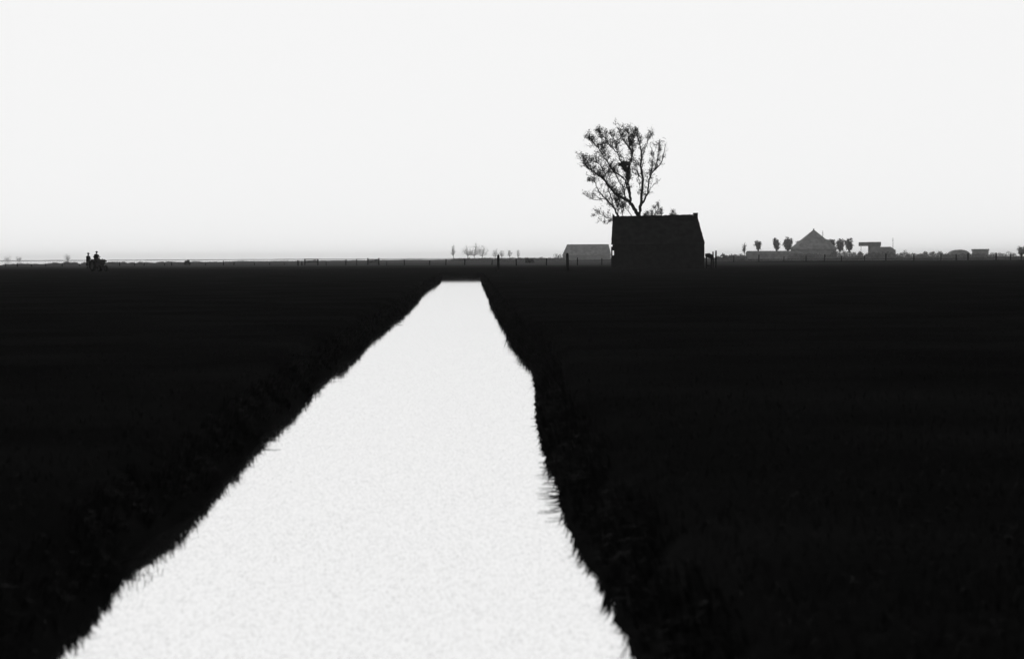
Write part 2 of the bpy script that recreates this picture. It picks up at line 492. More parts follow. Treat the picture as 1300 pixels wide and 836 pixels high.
def link_after(o, parent, root):
    # parent a world-space mesh under a part (part has identity transform below its root)
    o.parent = parent
    o.data.transform(Matrix.Translation(root.location).inverted())
    return o
barn = build_barn()

# bench-like trough and a pair of posts at the right corner of the barn
def build_trough():
    Y = YH + 1.0
    x0, x1 = at(895.5, 330, Y).x, at(904.3, 330, Y).x
    zt, zb = at(899, 321.3, Y).z, at(899, 326.5, Y).z
    t = thing('feed_rack', ((x0 + x1) / 2, Y, 0), 'low dark wooden feed rack standing against the right corner of the barn', 'feed rack')
    bm = bmesh.new()
    zr = at(904, 323.5, Y).z
    poly_prism(bm, [(x0, Y - .3, zb + .1), (x1 + .02, Y - .3, zb - .25), (x1 + .05, Y - .3, zr), (x0 + .45, Y - .3, zt), (x0, Y - .3, zt - .05)], (0, .6, 0))
    obj('rack_body', bm, M['wood'], t, True)
    for lx in (x0 + .12, x1 - .1):
        for ly in (Y - .22, Y + .22):
            bm = bmesh.new(); box(bm, lx - .06, lx + .06, ly - .06, ly + .06, -.05, zb + .1, .01); obj('leg', bm, M['wood'], t, True)
    bm = bmesh.new(); box(bm, x0 + .18, x1 - .16, Y - .28, Y - .2, .25, .4, .01); box(bm, x0 + .55, x1 - .16, Y - .28, Y - .2, .5, .62, .01); obj('stretcher', bm, M['wood'], t, True)
build_trough()

def post_mesh(bm, base, h, r, lean=(0, 0), n=7):
    b = Vector(base)
    pts = [b + Vector((0, 0, -.2))] + [b + Vector((lean[0] * s, lean[1] * s, h * s)) for s in (.02, .35, .7, .93, 1)]
    rad = [r * 1.05, r * 1.05, r, r * .97, r * .95, r * .6]
    tube(bm, pts, rad, n)
def stake(px, ytop, ybase, wpx, label, lean=0.0, group=None):
    b = on_plane(px, ybase, 0); h = at(px, ytop, b.y).z; r = wpx / 2 * b.y / FPX
    bm = bmesh.new(); post_mesh(bm, (0, 0, 0), h, r, (lean, 0), 9)
    o = obj('post', bm, M['wood']); o.location = b
    tag(o, label, 'post', group)
stake(632.5, 323.2, 344, 3.4, 'stout post just past the far end of the canal', .02, 'tall posts beyond the canal end')
stake(720.8, 321.0, 344, 3.8, 'stout post in front of the pale distant barn', -.04, 'tall posts beyond the canal end')
stake(905.7, 319.0, 339.5, 1.9, 'thinner leaning post beside the feed rack at the barn, left of its pair', -.05, 'pair of posts beside the barn')
stake(908.7, 317.8, 340, 2.2, 'taller post of the close pair right of the barn and its feed rack', .03, 'pair of posts beside the barn')

# ================================================================== FENCES
def fence(name, label, items, Y, wires=True, rail=None):
    """items: (px, ytop, width px); posts stand on the field on a line about Y away"""
    pts = []
    for it in items:
        px, yt, w = it[:3]; Yp = Y(px) if callable(Y) else Y
        x = at(px, yt, Yp).x; h = max(.5, at(px, yt, Yp).z); pts.append((x, Yp, h, w / 2 * Yp / FPX))
    c = pts[len(pts) // 2]
    t = thing(name, (c[0], c[1], 0), label, 'fence')
    for x, y, h, r in pts:
        bm = bmesh.new(); post_mesh(bm, (x, y, 0), h, r, (random.uniform(-.08, .08), 0), 6); obj('post', bm, M['wood'], t, True)
    tw = Twigs(4)
    for (x0, y0, h0, r0), (x1, y1, h1, r1) in zip(pts, pts[1:]):
        for f in (.45, .88):
            a, b = Vector((x0, y0 - r0, h0 * f)), Vector((x1, y1 - r1, h1 * f))
            tw.add([a, (a + b) / 2 - Vector((0, 0, .04)), b], [.003] * 3)
    link_mesh('wire', tw.mesh('wire'), M['metal'], t)
    return t
Yl = lambda px: 560 + (px - 250) * .12
fence('wire_fence', 'long thin wire fence across the far meadow behind the tractor',
      [(x, y, w) for x, y, w in [(7, 334.5, 1.1), (22, 334.2, 1.6), (40, 336, 1.3), (58, 334.5, .9), (79, 334, 1.3), (101, 334.6, .9), (152, 332.3, 1.3), (171, 332.5, .9), (183, 333, 1.4), (209, 333.5, 1.1), (218, 332.4, 1.3),
      (240, 332.2, .9), (261, 333.6, 1.0), (283.5, 330.8, 1.2), (297, 332, 1.4), (323, 333, .9), (342, 333.4, .9), (361, 333, 1.2)]], Yl)
fence('wire_fence', 'thin wire fence behind the far end of the canal',
      [(414, 330.5, 1.1), (439, 328.8, 1.4), (453, 328.8, 1.2), (491, 331.3, .9), (513.5, 329.0, 1.5), (545.5, 330.2, 1.6), (566, 328.6, 1.6), (590, 329, 1.8), (624.5, 330, 1.2)], 480)
fence('wire_fence', 'short run of thin posts and wire in front of the pale distant barn roof',
      [(655.5, 328, 1.8), (693.7, 327.6, 1.7), (733, 326.8, 1.6), (764, 327.5, 1.4)], 430)
fence('wire_fence', 'long wire fence in front of the pyramid-roofed farm on the right',
      [(931.5, 324.3, 1.1), (963.3, 323.2, 1.7), (995, 325.2, 1.2), (1023.3, 324.6, 1.5), (1047, 322.6, 2.0), (1068.5, 324, 1.4), (1097.5, 323.5, 1.4), (1124.6, 321.8, 2.1), (1160, 321.6, 1.6),
       (1194.5, 321.5, 1.9), (1214, 322.6, 1.9), (1229, 320.9, 2.0), (1264.5, 320.6, 2.2), (1283, 321.8, 1.4), (1296.5, 320.6, 2.2)], 620)
def gate(px0, px1, ytop, Y, label, rails, post_top):
    a, b = at(px0, ytop, Y), at(px1, ytop, Y)
    t = thing('field_gate', ((a.x + b.x) / 2, Y, 0), label, 'gate', group='gates in the far fence')
    for x in (a.x, b.x):
        bm = bmesh.new(); post_mesh(bm, (x, Y, 0), at(px0, post_top, Y).z, .13, (0, 0), 8); obj('post', bm, M['wood'], t, True)
    for k in range(rails):
        z = a.z - .1 - k * .3
        bm = bmesh.new(); box(bm, a.x + .1, b.x - .1, Y - .04, Y + .04, z - .07, z + .07, .01); obj('rail', bm, M['wood'], t, True)
    bm = bmesh.new(); tube(bm, [(a.x + .12, Y - .07, a.z - .15 - (rails - 1) * .3), (b.x - .12, Y - .07, a.z - .1)], .05, 6); obj('brace', bm, M['wood'], t, True)
gate(387, 403.5, 328.6, 520, 'wide dark rail gate in the far meadow right of the pair of stout posts', 3, 328.4)
gate(467, 481, 328.8, 520, 'smaller dark rail gate with one heavy post, nearer the canal axis', 3, 327.4)
stake(378.3, 330.2, 337.2, 2.0, 'thicker post of a close pair left of the wide rail gate', .02, 'pair of posts by the gate')
stake(383.4, 331.5, 337.0, 1.6, 'thinner post of a close pair left of the wide rail gate', -.06, 'pair of posts by the gate')

# ================================================================== THE TREE BEHIND THE BARN
YT = YH + 12
SC = 6.193
def tp(cx, cy, dy=0.0):
    p = at(720 + cx / SC, 150 + cy / SC, YT + dy); return p
def smooth_path(pts, k=4):
    P = [Vector(p) for p in pts]; outp = []
    for i in range(len(P) - 1):
        p0, p1, p2, p3 = P[max(i - 1, 0)], P[i], P[i + 1], P[min(i + 2, len(P) - 1)]
        for s in range(k):
            t = s / k
            outp.append(.5 * ((2 * p1) + (p2 - p0) * t + (2 * p0 - 5 * p1 + 4 * p2 - p3) * t * t + (3 * p1 - p0 - 3 * p2 + p3) * t ** 3))
    outp.append(P[-1]); return outp
def grow(limbs, name, label, trunk_pts, trunk_r, leaf_amt, seed, twig_len=.95, leaf_size=.13, extra=None):
    rr = random.Random(seed)
    t = thing(name, (trunk_pts[0].x, trunk_pts[0].y, 0), label, 'tree')
    tk = Twigs(9)
    P = smooth_path(trunk_pts, 3); tk.add(P, np.linspace(trunk_r[0], trunk_r[1], len(P)))
    link_mesh('trunk', tk.mesh('trunk'), M['bark'], t)
    tw = Twigs(6); leaves = []
    def twig(p, d, L, r, lev):
        pts = [p]; q = p.copy(); dd = d.normalized(); ns = 4
        for s in range(ns):
            dd = (dd + Vector((rr.gauss(0, .22), rr.gauss(0, .22), rr.gauss(.06, .2)))).normalized()
            q = q + dd * L / ns; pts.append(q.copy())
        tw.add(pts, np.linspace(r, max(r * .35, .009), ns + 1), 4 if r < .05 else 5)
        if lev > 0:
            for s in range(rr.choice((1, 2, 2))):
                i = rr.randint(1, ns)
                b = (dd + Vector((rr.gauss(0, .75), rr.gauss(0, .75), rr.gauss(.2, .4)))).normalized()
                twig(pts[i], b, L * rr.uniform(.45, .75), r * .6, lev - 1)
        if rr.random() < leaf_amt:
            nn = rr.randint(4, 15)
            for _ in range(nn):
                leaves.append(pts[-1] + Vector((rr.gauss(0, .12), rr.gauss(0, .12), rr.gauss(0, .16))))
        for p_ in pts[1:-1]:
            if rr.random() < leaf_amt * .4:
                for _ in range(rr.randint(2, 5)):
                    leaves.append(p_ + Vector((rr.gauss(0, .08), rr.gauss(0, .08), rr.gauss(0, .08))))
    for (pts, dy0, dy1, r0, r1, dens) in limbs:
        k = len(pts)
        W = [tp(x, y, dy0 + (dy1 - dy0) * i / (k - 1)) if not isinstance(x, Vector) else x for i, (x, y) in enumerate(pts)]
        S = smooth_path(W, 5)
        S = [s + Vector((rr.gauss(0, .035), rr.gauss(0, .05), rr.gauss(0, .03))) for s in S]
        tw.add(S, np.linspace(r0, r1, len(S)), 7)
        n = int(len(S) * dens * 1.4)
        for j in range(n):
            f = .18 + .82 * rr.random() ** .75
            i = min(int(f * (len(S) - 1)), len(S) - 2)
            d = (S[i + 1] - S[i]).normalized()
            side = Vector((rr.gauss(0, .5), rr.gauss(0, .7), rr.gauss(.4, .35)))
            twig(S[i], d * .7 + side, twig_len * rr.uniform(.5, 1.15) * (1.12 - .38 * f), .035 * (1.2 - .5 * f), 2)
        twig(S[-1], (S[-1] - S[-2]), twig_len * .3, .03, 1)
    cr = link_mesh('crown', tw.mesh('crown'), M['bark'], t)
    link_mesh('leaves', leaf_mesh('leaves', [tuple(p) for p in leaves], leaf_size), M['leaf'], cr, False)
    cr.children[0].data.transform(Matrix.Translation(t.location).inverted())
    return t
A = [  # traced limbs: points, depth offsets, radii, twig density
 ([(560, 765), (530, 715), (500, 670), (455, 635), (400, 610), (360, 575), (320, 520), (270, 465), (215, 430), (165, 390), (135, 345), (128, 315)], 0, -3.0, .24, .035, .75),
 ([(500, 670), (493, 600), (488, 540), (475, 480), (480, 420), (490, 350), (515, 280), (512, 200), (530, 115)], 0, .6, .17, .03, .85),
 ([(493, 600), (455, 490), (420, 455), (370, 420), (320, 350), (280, 290), (240, 230), (200, 190), (172, 165)], 0, 1.6, .11, .03, .95),
 ([(488, 660), (460, 620), (440, 550), (410, 500), (370, 420)], .2, -.6, .09, .05, .5),
 ([(565, 750), (580, 680), (585, 600), (595, 480), (580, 380), (585, 300), (575, 220), (555, 150), (540, 100)], 0, 1.2, .2, .03, .6),
 ([(580, 690), (610, 640), (635, 580), (640, 510), (655, 450), (690, 405), (735, 360), (755, 290), (770, 225)], 0, -1.6, .13, .03, .40),
 ([(655, 450), (670, 360), (675, 280), (655, 215)], -.8, -2.0, .07, .025, .45),
 ([(690, 405), (705, 330), (722, 260), (725, 200)], -1, 0, .06, .02, .4),
 ([(630, 590), (665, 540), (700, 500)], -.3, -1.5, .05, .02, .2),
 ([(595, 480), (560, 440), (540, 390), (530, 330)], .3, 2, .06, .02, .4),
 ([(490, 350), (425, 340), (400, 280), (370, 180), (340, 125)], .3, -1.6, .09, .025, 1.0),
 ([(515, 280), (470, 210), (430, 150), (402, 80)], .3, 1.6, .08, .025, 1.0),
 ([(585, 300), (615, 240), (635, 185), (658, 125)], 1, 2.6, .06, .02, .45),
 ([(400, 280), (340, 220), (290, 150), (245, 100)], -.8, -2.4, .07, .02, 1.0),
 ([(320, 350), (290, 260), (270, 180), (250, 110)], 1, 2.4, .06, .02, .9),
 ([(585, 600), (570, 500), (548, 420), (535, 360)], 0, 2.2, .05, .02, .3),
 ([(320, 520), (300, 450), (270, 380), (230, 350), (190, 340)], -1.2, -2.6, .06, .02, .8),
 ([(480, 420), (505, 330), (500, 240), (478, 150), (480, 90)], .3, -1.2, .08, .025, 1.0),
 ([(360, 575), (345, 500), (330, 430), (340, 370)], -1, .8, .05, .02, .5),
]
grow(A, 'tall_tree', 'tall wide-branching tree with sparse young leaves rising behind the ridge of the barn', [Vector((tp(562, 790).x, YT, -.2)), Vector((tp(558, 790).x, YT, 2.5)), tp(562, 800), tp(562, 755)], (.42, .25), .5, 11)
B = [
 ([(405, 775), (370, 710), (330, 665), (280, 610), (240, 560), (215, 500), (165, 490)], 0, -2.0, .13, .02, .7),
 ([(372, 712), (352, 640), (322, 545), (290, 480), (250, 445), (200, 440)], 0, 1.0, .08, .02, .7),
 ([(300, 640), (275, 632), (220, 640), (180, 628), (150, 612)], -.5, -1.5, .05, .018, .35),
 ([(400, 770), (400, 700), (375, 640), (365, 590)], 0, -1.2, .05, .02, .7),
 ([(410, 775), (395, 715), (410, 650), (415, 600)], 0, -1.2, .05, .02, .8),
 ([(512, 775), (470, 715), (430, 655), (395, 600)], .5, -.8, .045, .018, .35),
 ([(395, 780), (350, 790), (300, 770), (255, 755), (215, 762)], 0, -1.4, .035, .012, .4),
 ([(385, 800), (340, 815), (300, 830), (265, 800)], 0, -1.4, .03, .012, .3),
 ([(440, 790), (430, 720), (450, 690)], 0, -.6, .035, .015, .8),
]
grow(B, 'young_tree', 'smaller leaning tree behind the left end of the barn roof with drooping leafy twigs', [Vector((tp(425, 790).x, YT + .4, -.2)), Vector((tp(420, 790).x, YT + .3, 2.5)), tp(405, 775)], (.2, .14), .4, 12, .85, .13)
# leafy shoots above the ridge
def shoots(name, label, base_cx, tips, seed):
    L = []
    b = tp(base_cx, 900, 0)
    for cx, cy in tips: L.append(([(base_cx + (cx - base_cx) * .5, 860), (cx - 4, 800), (cx + 3, (cy + 790) / 2), (cx, cy)], 0, random.uniform(-.8, .8), .04, .012, .8))
    grow(L, name, label, [Vector((b.x, YT, -.2)), Vector((b.x, YT, 2)), tp(base_cx, 860)], (.12, .06), .45, seed, .3, .09)
shoots('elder_bush', 'clump of upright leafy shoots poking above the middle of the barn roof', 690, [(630, 738), (665, 735), (690, 690), (714, 662), (735, 715), (612, 760)], 21)
shoots('elder_sprig', 'single small leafy sprig poking above the roof near the chimney', 828, [(828, 732), (815, 762), (845, 765)], 22)

# nest in the fork
p = tp(440, 362, .2)
t = Twigs(4); rr = random.Random(5)
def stick_cloud(c, rx, rz, n, L):
    for _ in range(n):
        a = rr.uniform(0, 2 * math.pi); s = min(1.5, abs(rr.gauss(0, .62))); u = rr.gauss(0, .75) * (1.1 - .5 * s)
        q = Vector((c.x + rx * s * math.cos(a), c.y + rx * s * math.sin(a), c.z + rz * u))
        d = Vector((-math.sin(a), math.cos(a), rr.gauss(0, .35))).normalized() * L
        t.add([q - d, q + Vector((0, 0, rr.gauss(0, .03))), q + d], [.02, .024, .014])
stick_cloud(p, .62, .2, 420, .3)
stick_cloud(tp(455, 395, .2), .35, .25, 120, .25)
o = link_mesh('bird_nest', t.mesh('bird_nest'), M['twigs']); tag(o, 'dark twig nest lodged in the middle fork of the tall tree', 'nest')
t = Twigs(4)
for k in range(5): stick_cloud(tp(478, 405 + k * 17, .2), .27, .16, 110, .22)
o = link_mesh('twig_clump', t.mesh('twig_clump'), M['twigs']); tag(o, 'upright dark clump of ivy and twigs round the fork just under the nest', 'twig clump')

# ================================================================== FAR TREES AND BUSHES
def far_tree(name, px, ytop, wpx, Y, label, group=None, trunk_frac=.35, n_leaf=900, leaf=.45, shape='vase', ybase=None, seed=0, matl='far_tree', bare=False):
    rr = np.random.default_rng(seed + int(px) * 7)
    b = at(px, 320, Y); top = at(px, ytop, Y).z; w = wpx * Y / FPX / 2
    t = thing(name, (b.x, Y, 0), label, 'tree', group=group)
    tw = Twigs(6)
    zc = top * trunk_frac
    tw.add([(b.x, Y, -.2), (b.x + .1, Y, zc * .6), (b.x, Y, zc)], [.045 * top * .5, .035 * top * .5, .03 * top * .5])
    link_mesh('trunk', tw.mesh('trunk'), M['far_bark'], t)
    tw = Twigs(4); P = []
    nl = 16
    for i in range(nl):
        a = rr.uniform(0, 2 * np.pi); s = np.sqrt(rr.uniform(.02, 1))
        fz = rr.uniform(.45, 1) if shape != 'round' else rr.uniform(.15, 1)
        if shape == 'vase': rad = w * (.35 + .65 * fz) * s
        else: rad = w * s * math.sin(math.pi * min(.97, .12 + .8 * fz)) ** .5
        tipp = np.array([b.x + rad * math.cos(a), Y + rad * math.sin(a), zc + (top - zc) * fz * math.sqrt(max(.05, 1 - .35 * s * s))])
        st = np.array([b.x, Y, zc * rr.uniform(.8, 1)])
        mid = (st + tipp) / 2 + np.array([rad * math.cos(a) * .15, rad * math.sin(a) * .15, -.03 * top])
        tw.add([st, mid, tipp], [.014 * top, .009 * top, .003 * top])
        for j in range(7):
            f = rr.uniform(.4, 1); q = st + (tipp - st) * f
            e = q + rr.normal(size=3) * w * .28 + np.array([0, 0, .05 * top])
            tw.add([q, (q + e) / 2 + rr.normal(size=3) * .05 * w, e], [.005 * top, .004 * top, .002 * top])
            for m_ in range(max(1, n_leaf // (nl * 7))):
                P.append(e + rr.normal(size=3) * w * .13 - (e - q) * rr.uniform(0, .8))
    P = np.array(P); P[:, 2] = np.minimum(P[:, 2], top - rr.uniform(0, .08 * top, len(P)))
    cr = link_mesh('crown', tw.mesh('crown'), M['far_bark'], t)
    if n_leaf > 0:
        o = link_mesh('leaves', leaf_mesh('leaves', P, leaf, .8), M[matl], cr, False)
        o.data.transform(Matrix.Translation(t.location).inverted())
    return t
def bush(name, px0, px1, ytop, Y, label, cat='bush', n=1400, leaf=.5, seed=1, matl='far_tree', group=None, lumps=5, depth=6):
    rr = np.random.default_rng(seed + int(px0))
    x0, x1 = at(px0, 325, Y).x, at(px1, 325, Y).x; top = at((px0 + px1) / 2, ytop, Y).z
    t = thing(name, ((x0 + x1) / 2, Y, 0), label, cat, group=group)
    P = []
    w = x1 - x0
    for k in range(lumps):
        cx = x0 + w * (k + .5) / lumps + rr.normal() * w * .03; rx = w / lumps * rr.uniform(.65, .95); hz_ = top * rr.uniform(.78, 1.0)
        if k in (0, lumps - 1) and lumps > 2: hz_ *= .75
        m_ = n // lumps
        u = rr.normal(size=(m_, 3)); u /= np.linalg.norm(u, axis=1)[:, None]; u *= (rr.uniform(0, 1, m_) ** .25)[:, None]
        P.append(np.stack([cx + u[:, 0] * rx, Y + u[:, 1] * depth / 2, np.abs(u[:, 2]) * hz_ * .96], 1))
    P = np.vstack(P)
    tw = Twigs(4)
    for k in range(lumps * 5):
        q = P[rr.integers(len(P))]; bx = x0 + w * rr.uniform(.1, .9)
        tw.add([(bx, Y, 0), ((bx + q[0]) / 2, Y + (q[1] - Y) / 2, q[2] * .6), tuple(q)], [.07, .05, .02])
    link_mesh('stems', tw.mesh('stems'), M['far_bark'], t)
    link_mesh('foliage', leaf_mesh('foliage', P, leaf, .8), M[matl], t)
    return t

YF = 1600
pt = 'pollard trees around the farm'
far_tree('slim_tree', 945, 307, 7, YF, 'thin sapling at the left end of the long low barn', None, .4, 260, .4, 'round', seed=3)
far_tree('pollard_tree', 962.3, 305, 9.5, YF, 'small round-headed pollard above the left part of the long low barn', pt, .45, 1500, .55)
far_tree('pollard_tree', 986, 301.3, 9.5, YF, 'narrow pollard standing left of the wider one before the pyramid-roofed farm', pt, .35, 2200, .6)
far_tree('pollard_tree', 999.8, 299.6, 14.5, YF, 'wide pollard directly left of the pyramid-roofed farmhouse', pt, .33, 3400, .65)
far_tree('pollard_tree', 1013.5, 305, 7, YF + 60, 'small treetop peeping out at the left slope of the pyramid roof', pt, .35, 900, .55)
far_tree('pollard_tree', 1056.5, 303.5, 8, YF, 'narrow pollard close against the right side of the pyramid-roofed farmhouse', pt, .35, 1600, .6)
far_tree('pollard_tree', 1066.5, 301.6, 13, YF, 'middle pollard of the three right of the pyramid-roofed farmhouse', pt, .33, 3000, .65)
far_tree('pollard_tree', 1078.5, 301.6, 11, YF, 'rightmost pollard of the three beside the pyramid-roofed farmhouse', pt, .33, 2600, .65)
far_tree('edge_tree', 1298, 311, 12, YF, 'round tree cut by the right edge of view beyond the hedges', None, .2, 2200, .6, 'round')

def farmhouse():
    cx = at(1033, 300, YF).x; pk = at(1032.5, 290.2, YF).z
    x0, x1 = at(1005.5, 316, YF).x, at(1060, 316, YF).x
    ez = at(1007, 316.2, YF).z
    t = thing('farmhouse', (cx, YF, 0), 'large pale farmhouse with a tall pyramid roof among pollard trees', 'farmhouse')
    D = x1 - x0
    bm = bmesh.new(); box(bm, x0 + 1, x1 - 1, YF - D / 2 + 1, YF + D / 2 - 1, -.2, ez, .05); w = obj('wall', bm, M['hazed_wall'], t, True)
    bm = bmesh.new()
    def ring(a, z, j=0): return [bm.verts.new((cx + (x0 - cx) * a, YF - D / 2 * a, z)), bm.verts.new((cx + (x1 - cx) * a, YF - D / 2 * a, z)), bm.verts.new((cx + (x1 - cx) * a, YF + D / 2 * a, z)), bm.verts.new((cx + (x0 - cx) * a, YF + D / 2 * a, z))]
    rs = [ring(1.0, ez - .2), ring(1.0, ez + .1)] + [ring(1 - s * .985, ez + .1 + (pk - .8 - ez) * s) for s in (.15, .3, .45, .6, .75, .9, 1)]
    bm.faces.new(rs[0]); bm.faces.new(rs[-1])
    for a, b in zip(rs, rs[1:]):
        for k in range(4): bm.faces.new((a[k], a[(k + 1) % 4], b[(k + 1) % 4], b[k]))
    rf = obj('roof', bm, M['hazed_roof'], t, True)
    bm = bmesh.new(); box(bm, cx - .4, cx + .4, YF - .4, YF + .4, pk - 1.6, pk, .05); box(bm, cx - .5, cx + .5, YF - .5, YF + .5, pk - .25, pk - .05)
    link_after(obj('chimney', bm, M['mid_roof'], None), rf, t)
    # right dormer wing whose roof breaks the right slope
    bm = bmesh.new(); wx = at(1051.5, 305, YF - 4).x; wz = at(1051.5, 304.5, YF - 4).z
    poly_prism(bm, [(wx - 6, YF - 9, ez - .3), (wx + 3, YF - 9, ez - .3), (wx + .6, YF - 9, wz), (wx - 3, YF - 9, wz + .6)], (0, 9, 0))
    obj('wing_roof', bm, M['hazed_roof'], t, True)
    for k in range(0):
        bm = bmesh.new(); wx = x0 + 3 + k * (D - 7) / 4; box(bm, wx, wx + 1.1, YF - D / 2 + .93, YF - D / 2 + .997, ez * .35, ez * .8)
        obj('window', bm, M['window'], w, True) if False else link_after(obj('window', bm, M['window'], None), w, t)
    return t
farmhouse()
def shed(name, px0, px1, yridge, yeave, Y, label, cat='barn', D=12, roofm='mid_roof', hipl=0.0, hipr=0.0, flat=False, wallm='hazed_wall', nwin=3):
    x0, x1 = at(px0, 320, Y).x, at(px1, 320, Y).x; zr = at((px0 + px1) / 2, yridge, Y + (0 if flat else D / 2)).z; ze = at((px0 + px1) / 2, yeave, Y).z
    ze = max(ze, .9)
    t = thing(name, ((x0 + x1) / 2, Y + D / 2, 0), label, cat)
    bm = bmesh.new(); box(bm, x0 + .4, x1 - .4, Y + .4, Y + D - .4, -.2, ze, .04); w = obj('wall', bm, M[wallm], t, True)
    bm = bmesh.new()
    if flat:
        box(bm, x0, x1, Y, Y + D, ze + .003, zr, .08)
    else:
        hl, hr = hipl * (x1 - x0), hipr * (x1 - x0)
        c = [(x0, Y, ze + .003), (x1, Y, ze + .003), (x1, Y + D, ze + .003), (x0, Y + D, ze + .003)]
        r = [(x0 + hl, Y + D / 2, zr), (x1 - hr, Y + D / 2, zr)]
        v = [bm.verts.new(p) for p in c + r]
        for f in ((0, 1, 5, 4), (2, 3, 4, 5), (1, 2, 5), (3, 0, 4), (0, 3, 2, 1)): bm.faces.new([v[i] for i in f])
    obj('roof', bm, M[roofm], t, True)
    for k in range(nwin):
        wx = x0 + (x1 - x0) * (k + .6) / (nwin + .2)
        bm = bmesh.new(); box(bm, wx - .6, wx + .6, Y + .33, Y + .397, ze * .35, ze * .85); link_after(obj('window', bm, M['window'], None), w, t)
    return t
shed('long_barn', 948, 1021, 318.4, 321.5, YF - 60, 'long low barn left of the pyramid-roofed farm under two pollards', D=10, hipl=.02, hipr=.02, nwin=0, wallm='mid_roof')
shed('distant_barn', 714.5, 776, 310.0, 324.0, 1750, 'pale hip-roofed barn far off to the left of the dark brick barn', D=16, roofm='hazed_roof', hipl=.1, hipr=.04, nwin=0)
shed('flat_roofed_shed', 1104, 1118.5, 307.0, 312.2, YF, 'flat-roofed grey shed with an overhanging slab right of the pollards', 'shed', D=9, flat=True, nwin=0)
bm = bmesh.new()
def canopy():
    Y = YF + 1
    a, b = at(1092.5, 307.3, Y), at(1104, 312.2, Y)
    t = thing('open_canopy', ((a.x + b.x) / 2, Y, 0), 'open flat canopy on posts joined against the flat-roofed shed', 'canopy')
    bm = bmesh.new(); box(bm, a.x, b.x - .02, Y, Y + 8, b.z, a.z, .05); obj('roof', bm, M['mid_roof'], t, True)
    for x in (a.x + .4, b.x - .5):
        bm = bmesh.new(); box(bm, x - .12, x + .12, Y + .3, Y + .54, -.1, b.z - .002); obj('post', bm, M['far_bark'], t, True)
canopy()
shed('lean_roof_barn', 1118.8, 1138, 313.2, 318.0, YF + 5, 'low pitched barn stepping down right of the flat-roofed shed', D=8, hipl=.0, hipr=.3, nwin=0)
shed('low_shed', 1236.5, 1256, 316.0, 318.0, 1700, 'low flat-topped shed among hedges near the right edge', 'shed', D=9, flat=True, nwin=0)
def greenhouse():
    Y = 1700; x0, x1 = at(1205, 320, Y).x, at(1233, 320, Y).x; zt = at(1219, 316.8, Y).z
    t = thing('arched_barn', ((x0 + x1) / 2, Y, 0), 'low barn with a rounded arched roof among the hedges on the right', 'barn')
    bm = bmesh.new(); n_ = 14
    pts = [((x0 + x1) / 2 + (x1 - x0) / 2 * math.cos(math.pi * k / n_), Y, 1.2 + (zt - 1.2) * math.sin(math.pi * k / n_)) for k in range(n_ + 1)]
    poly_prism(bm, pts, (0, 10, 0)); obj('roof', bm, M['hazed_roof'], t, True)
    bm = bmesh.new(); box(bm, x0 + .3, x1 - .3, Y + .3, Y + 9.7, -.2, 1.197); w = obj('wall', bm, M['hazed_wall'], t, True)
    bm = bmesh.new(); box(bm, x0 + 3, x0 + 6, Y + .22, Y + .297, 0, 1.1); link_after(obj('door', bm, M['mid_roof'], None), w, t)
greenhouse()
def mast(px, ytop, Y, r, label):
    b = at(px, 320, Y); h = at(px, ytop, Y).z
    t = thing('mast', (b.x, Y, 0), label, 'mast', group='masts by the farm')
    bm = bmesh.new(); tube(bm, [(0, 0, -.2), (0, 0, h * .5), (0, 0, h)], [r * 1.3, r, r * .6], 6); obj('pole', bm, M['far_bark'], t)
    bm = bmesh.new(); box(bm, -.9, .9, -.05, .05, h * .9, h * .9 + .1); obj('cross_arm', bm, M['far_bark'], t)
    bm = bmesh.new(); box(bm, -.6, .6, -.05, .05, h * .84, h * .84 + .1); obj('cross_arm', bm, M['far_bark'], t)
mast(1044.5, 292.5, YF + 30, .22, 'thin mast rising behind the right slope of the pyramid roof')
mast(1133.6, 301.3, YF + 30, .18, 'thin mast standing alone right of the flat-roofed shed')

bush('hedge', 909, 948, 321.8, 1100, 'low hedge between the pair of posts and the long low barn', 'hedge', 2600, .5, lumps=7)
bush('hedge', 1049, 1104, 317.0, YF - 60, 'ragged hedge under the three right-hand pollards', 'hedge', 4200, .55, lumps=9)
bush('hedge', 1002, 1052, 320.3, YF - 90, 'low hedge at the foot of the pyramid-roofed farmhouse', 'hedge', 3000, .5, lumps=9)
bush('hedge', 1100, 1142, 318.0, YF - 50, 'hedge below the flat-roofed shed', 'hedge', 3000, .55, lumps=7)
bush('bush', 1141, 1156, 315.6, YF, 'tall rounded bush right of the low pitched barn', 'bush', 1200, .5, lumps=3)
bush('bush', 1150, 1168, 319.8, YF, 'low bush in the dip of the right hedge line', 'bush', 1000, .5, lumps=3)
bush('bush', 1166, 1202, 318.2, YF, 'long rounded thicket left of the arched barn', 'bush', 3200, .55, lumps=5)
bush('hedge', 1198, 1262, 320.5, YF, 'low hedge in front of the arched barn and low shed', 'hedge', 3600, .5, lumps=9)
bush('bush', 1256, 1272, 318.8, YF, 'small bush right of the low shed', 'bush', 1000, .45, lumps=2)
bush('bush', 1272, 1290, 317.4, YF, 'bush beside the tree at the right edge', 'bush', 900, .45, lumps=3)
bush('shrub', 234, 241, 328.9, 640, 'small dark shrub on the lake shore right of the tractor', 'shrub', 900, .22, lumps=2, matl='leaf', depth=3)
bush('shrub', 668, 677, 326.3, 640, 'small twiggy shrub between the two tall posts', 'shrub', 380, .22, lumps=2, matl='leaf', depth=3)
bush('shrub', 703, 713, 320.5, 1500, 'pale shrub left of the distant pale barn', 'shrub', 500, .4, lumps=2)
bush('hedge', 640, 716, 326.4, 1400, 'thin low hedge left of the pale distant barn', 'hedge', 2600, .5, lumps=12)
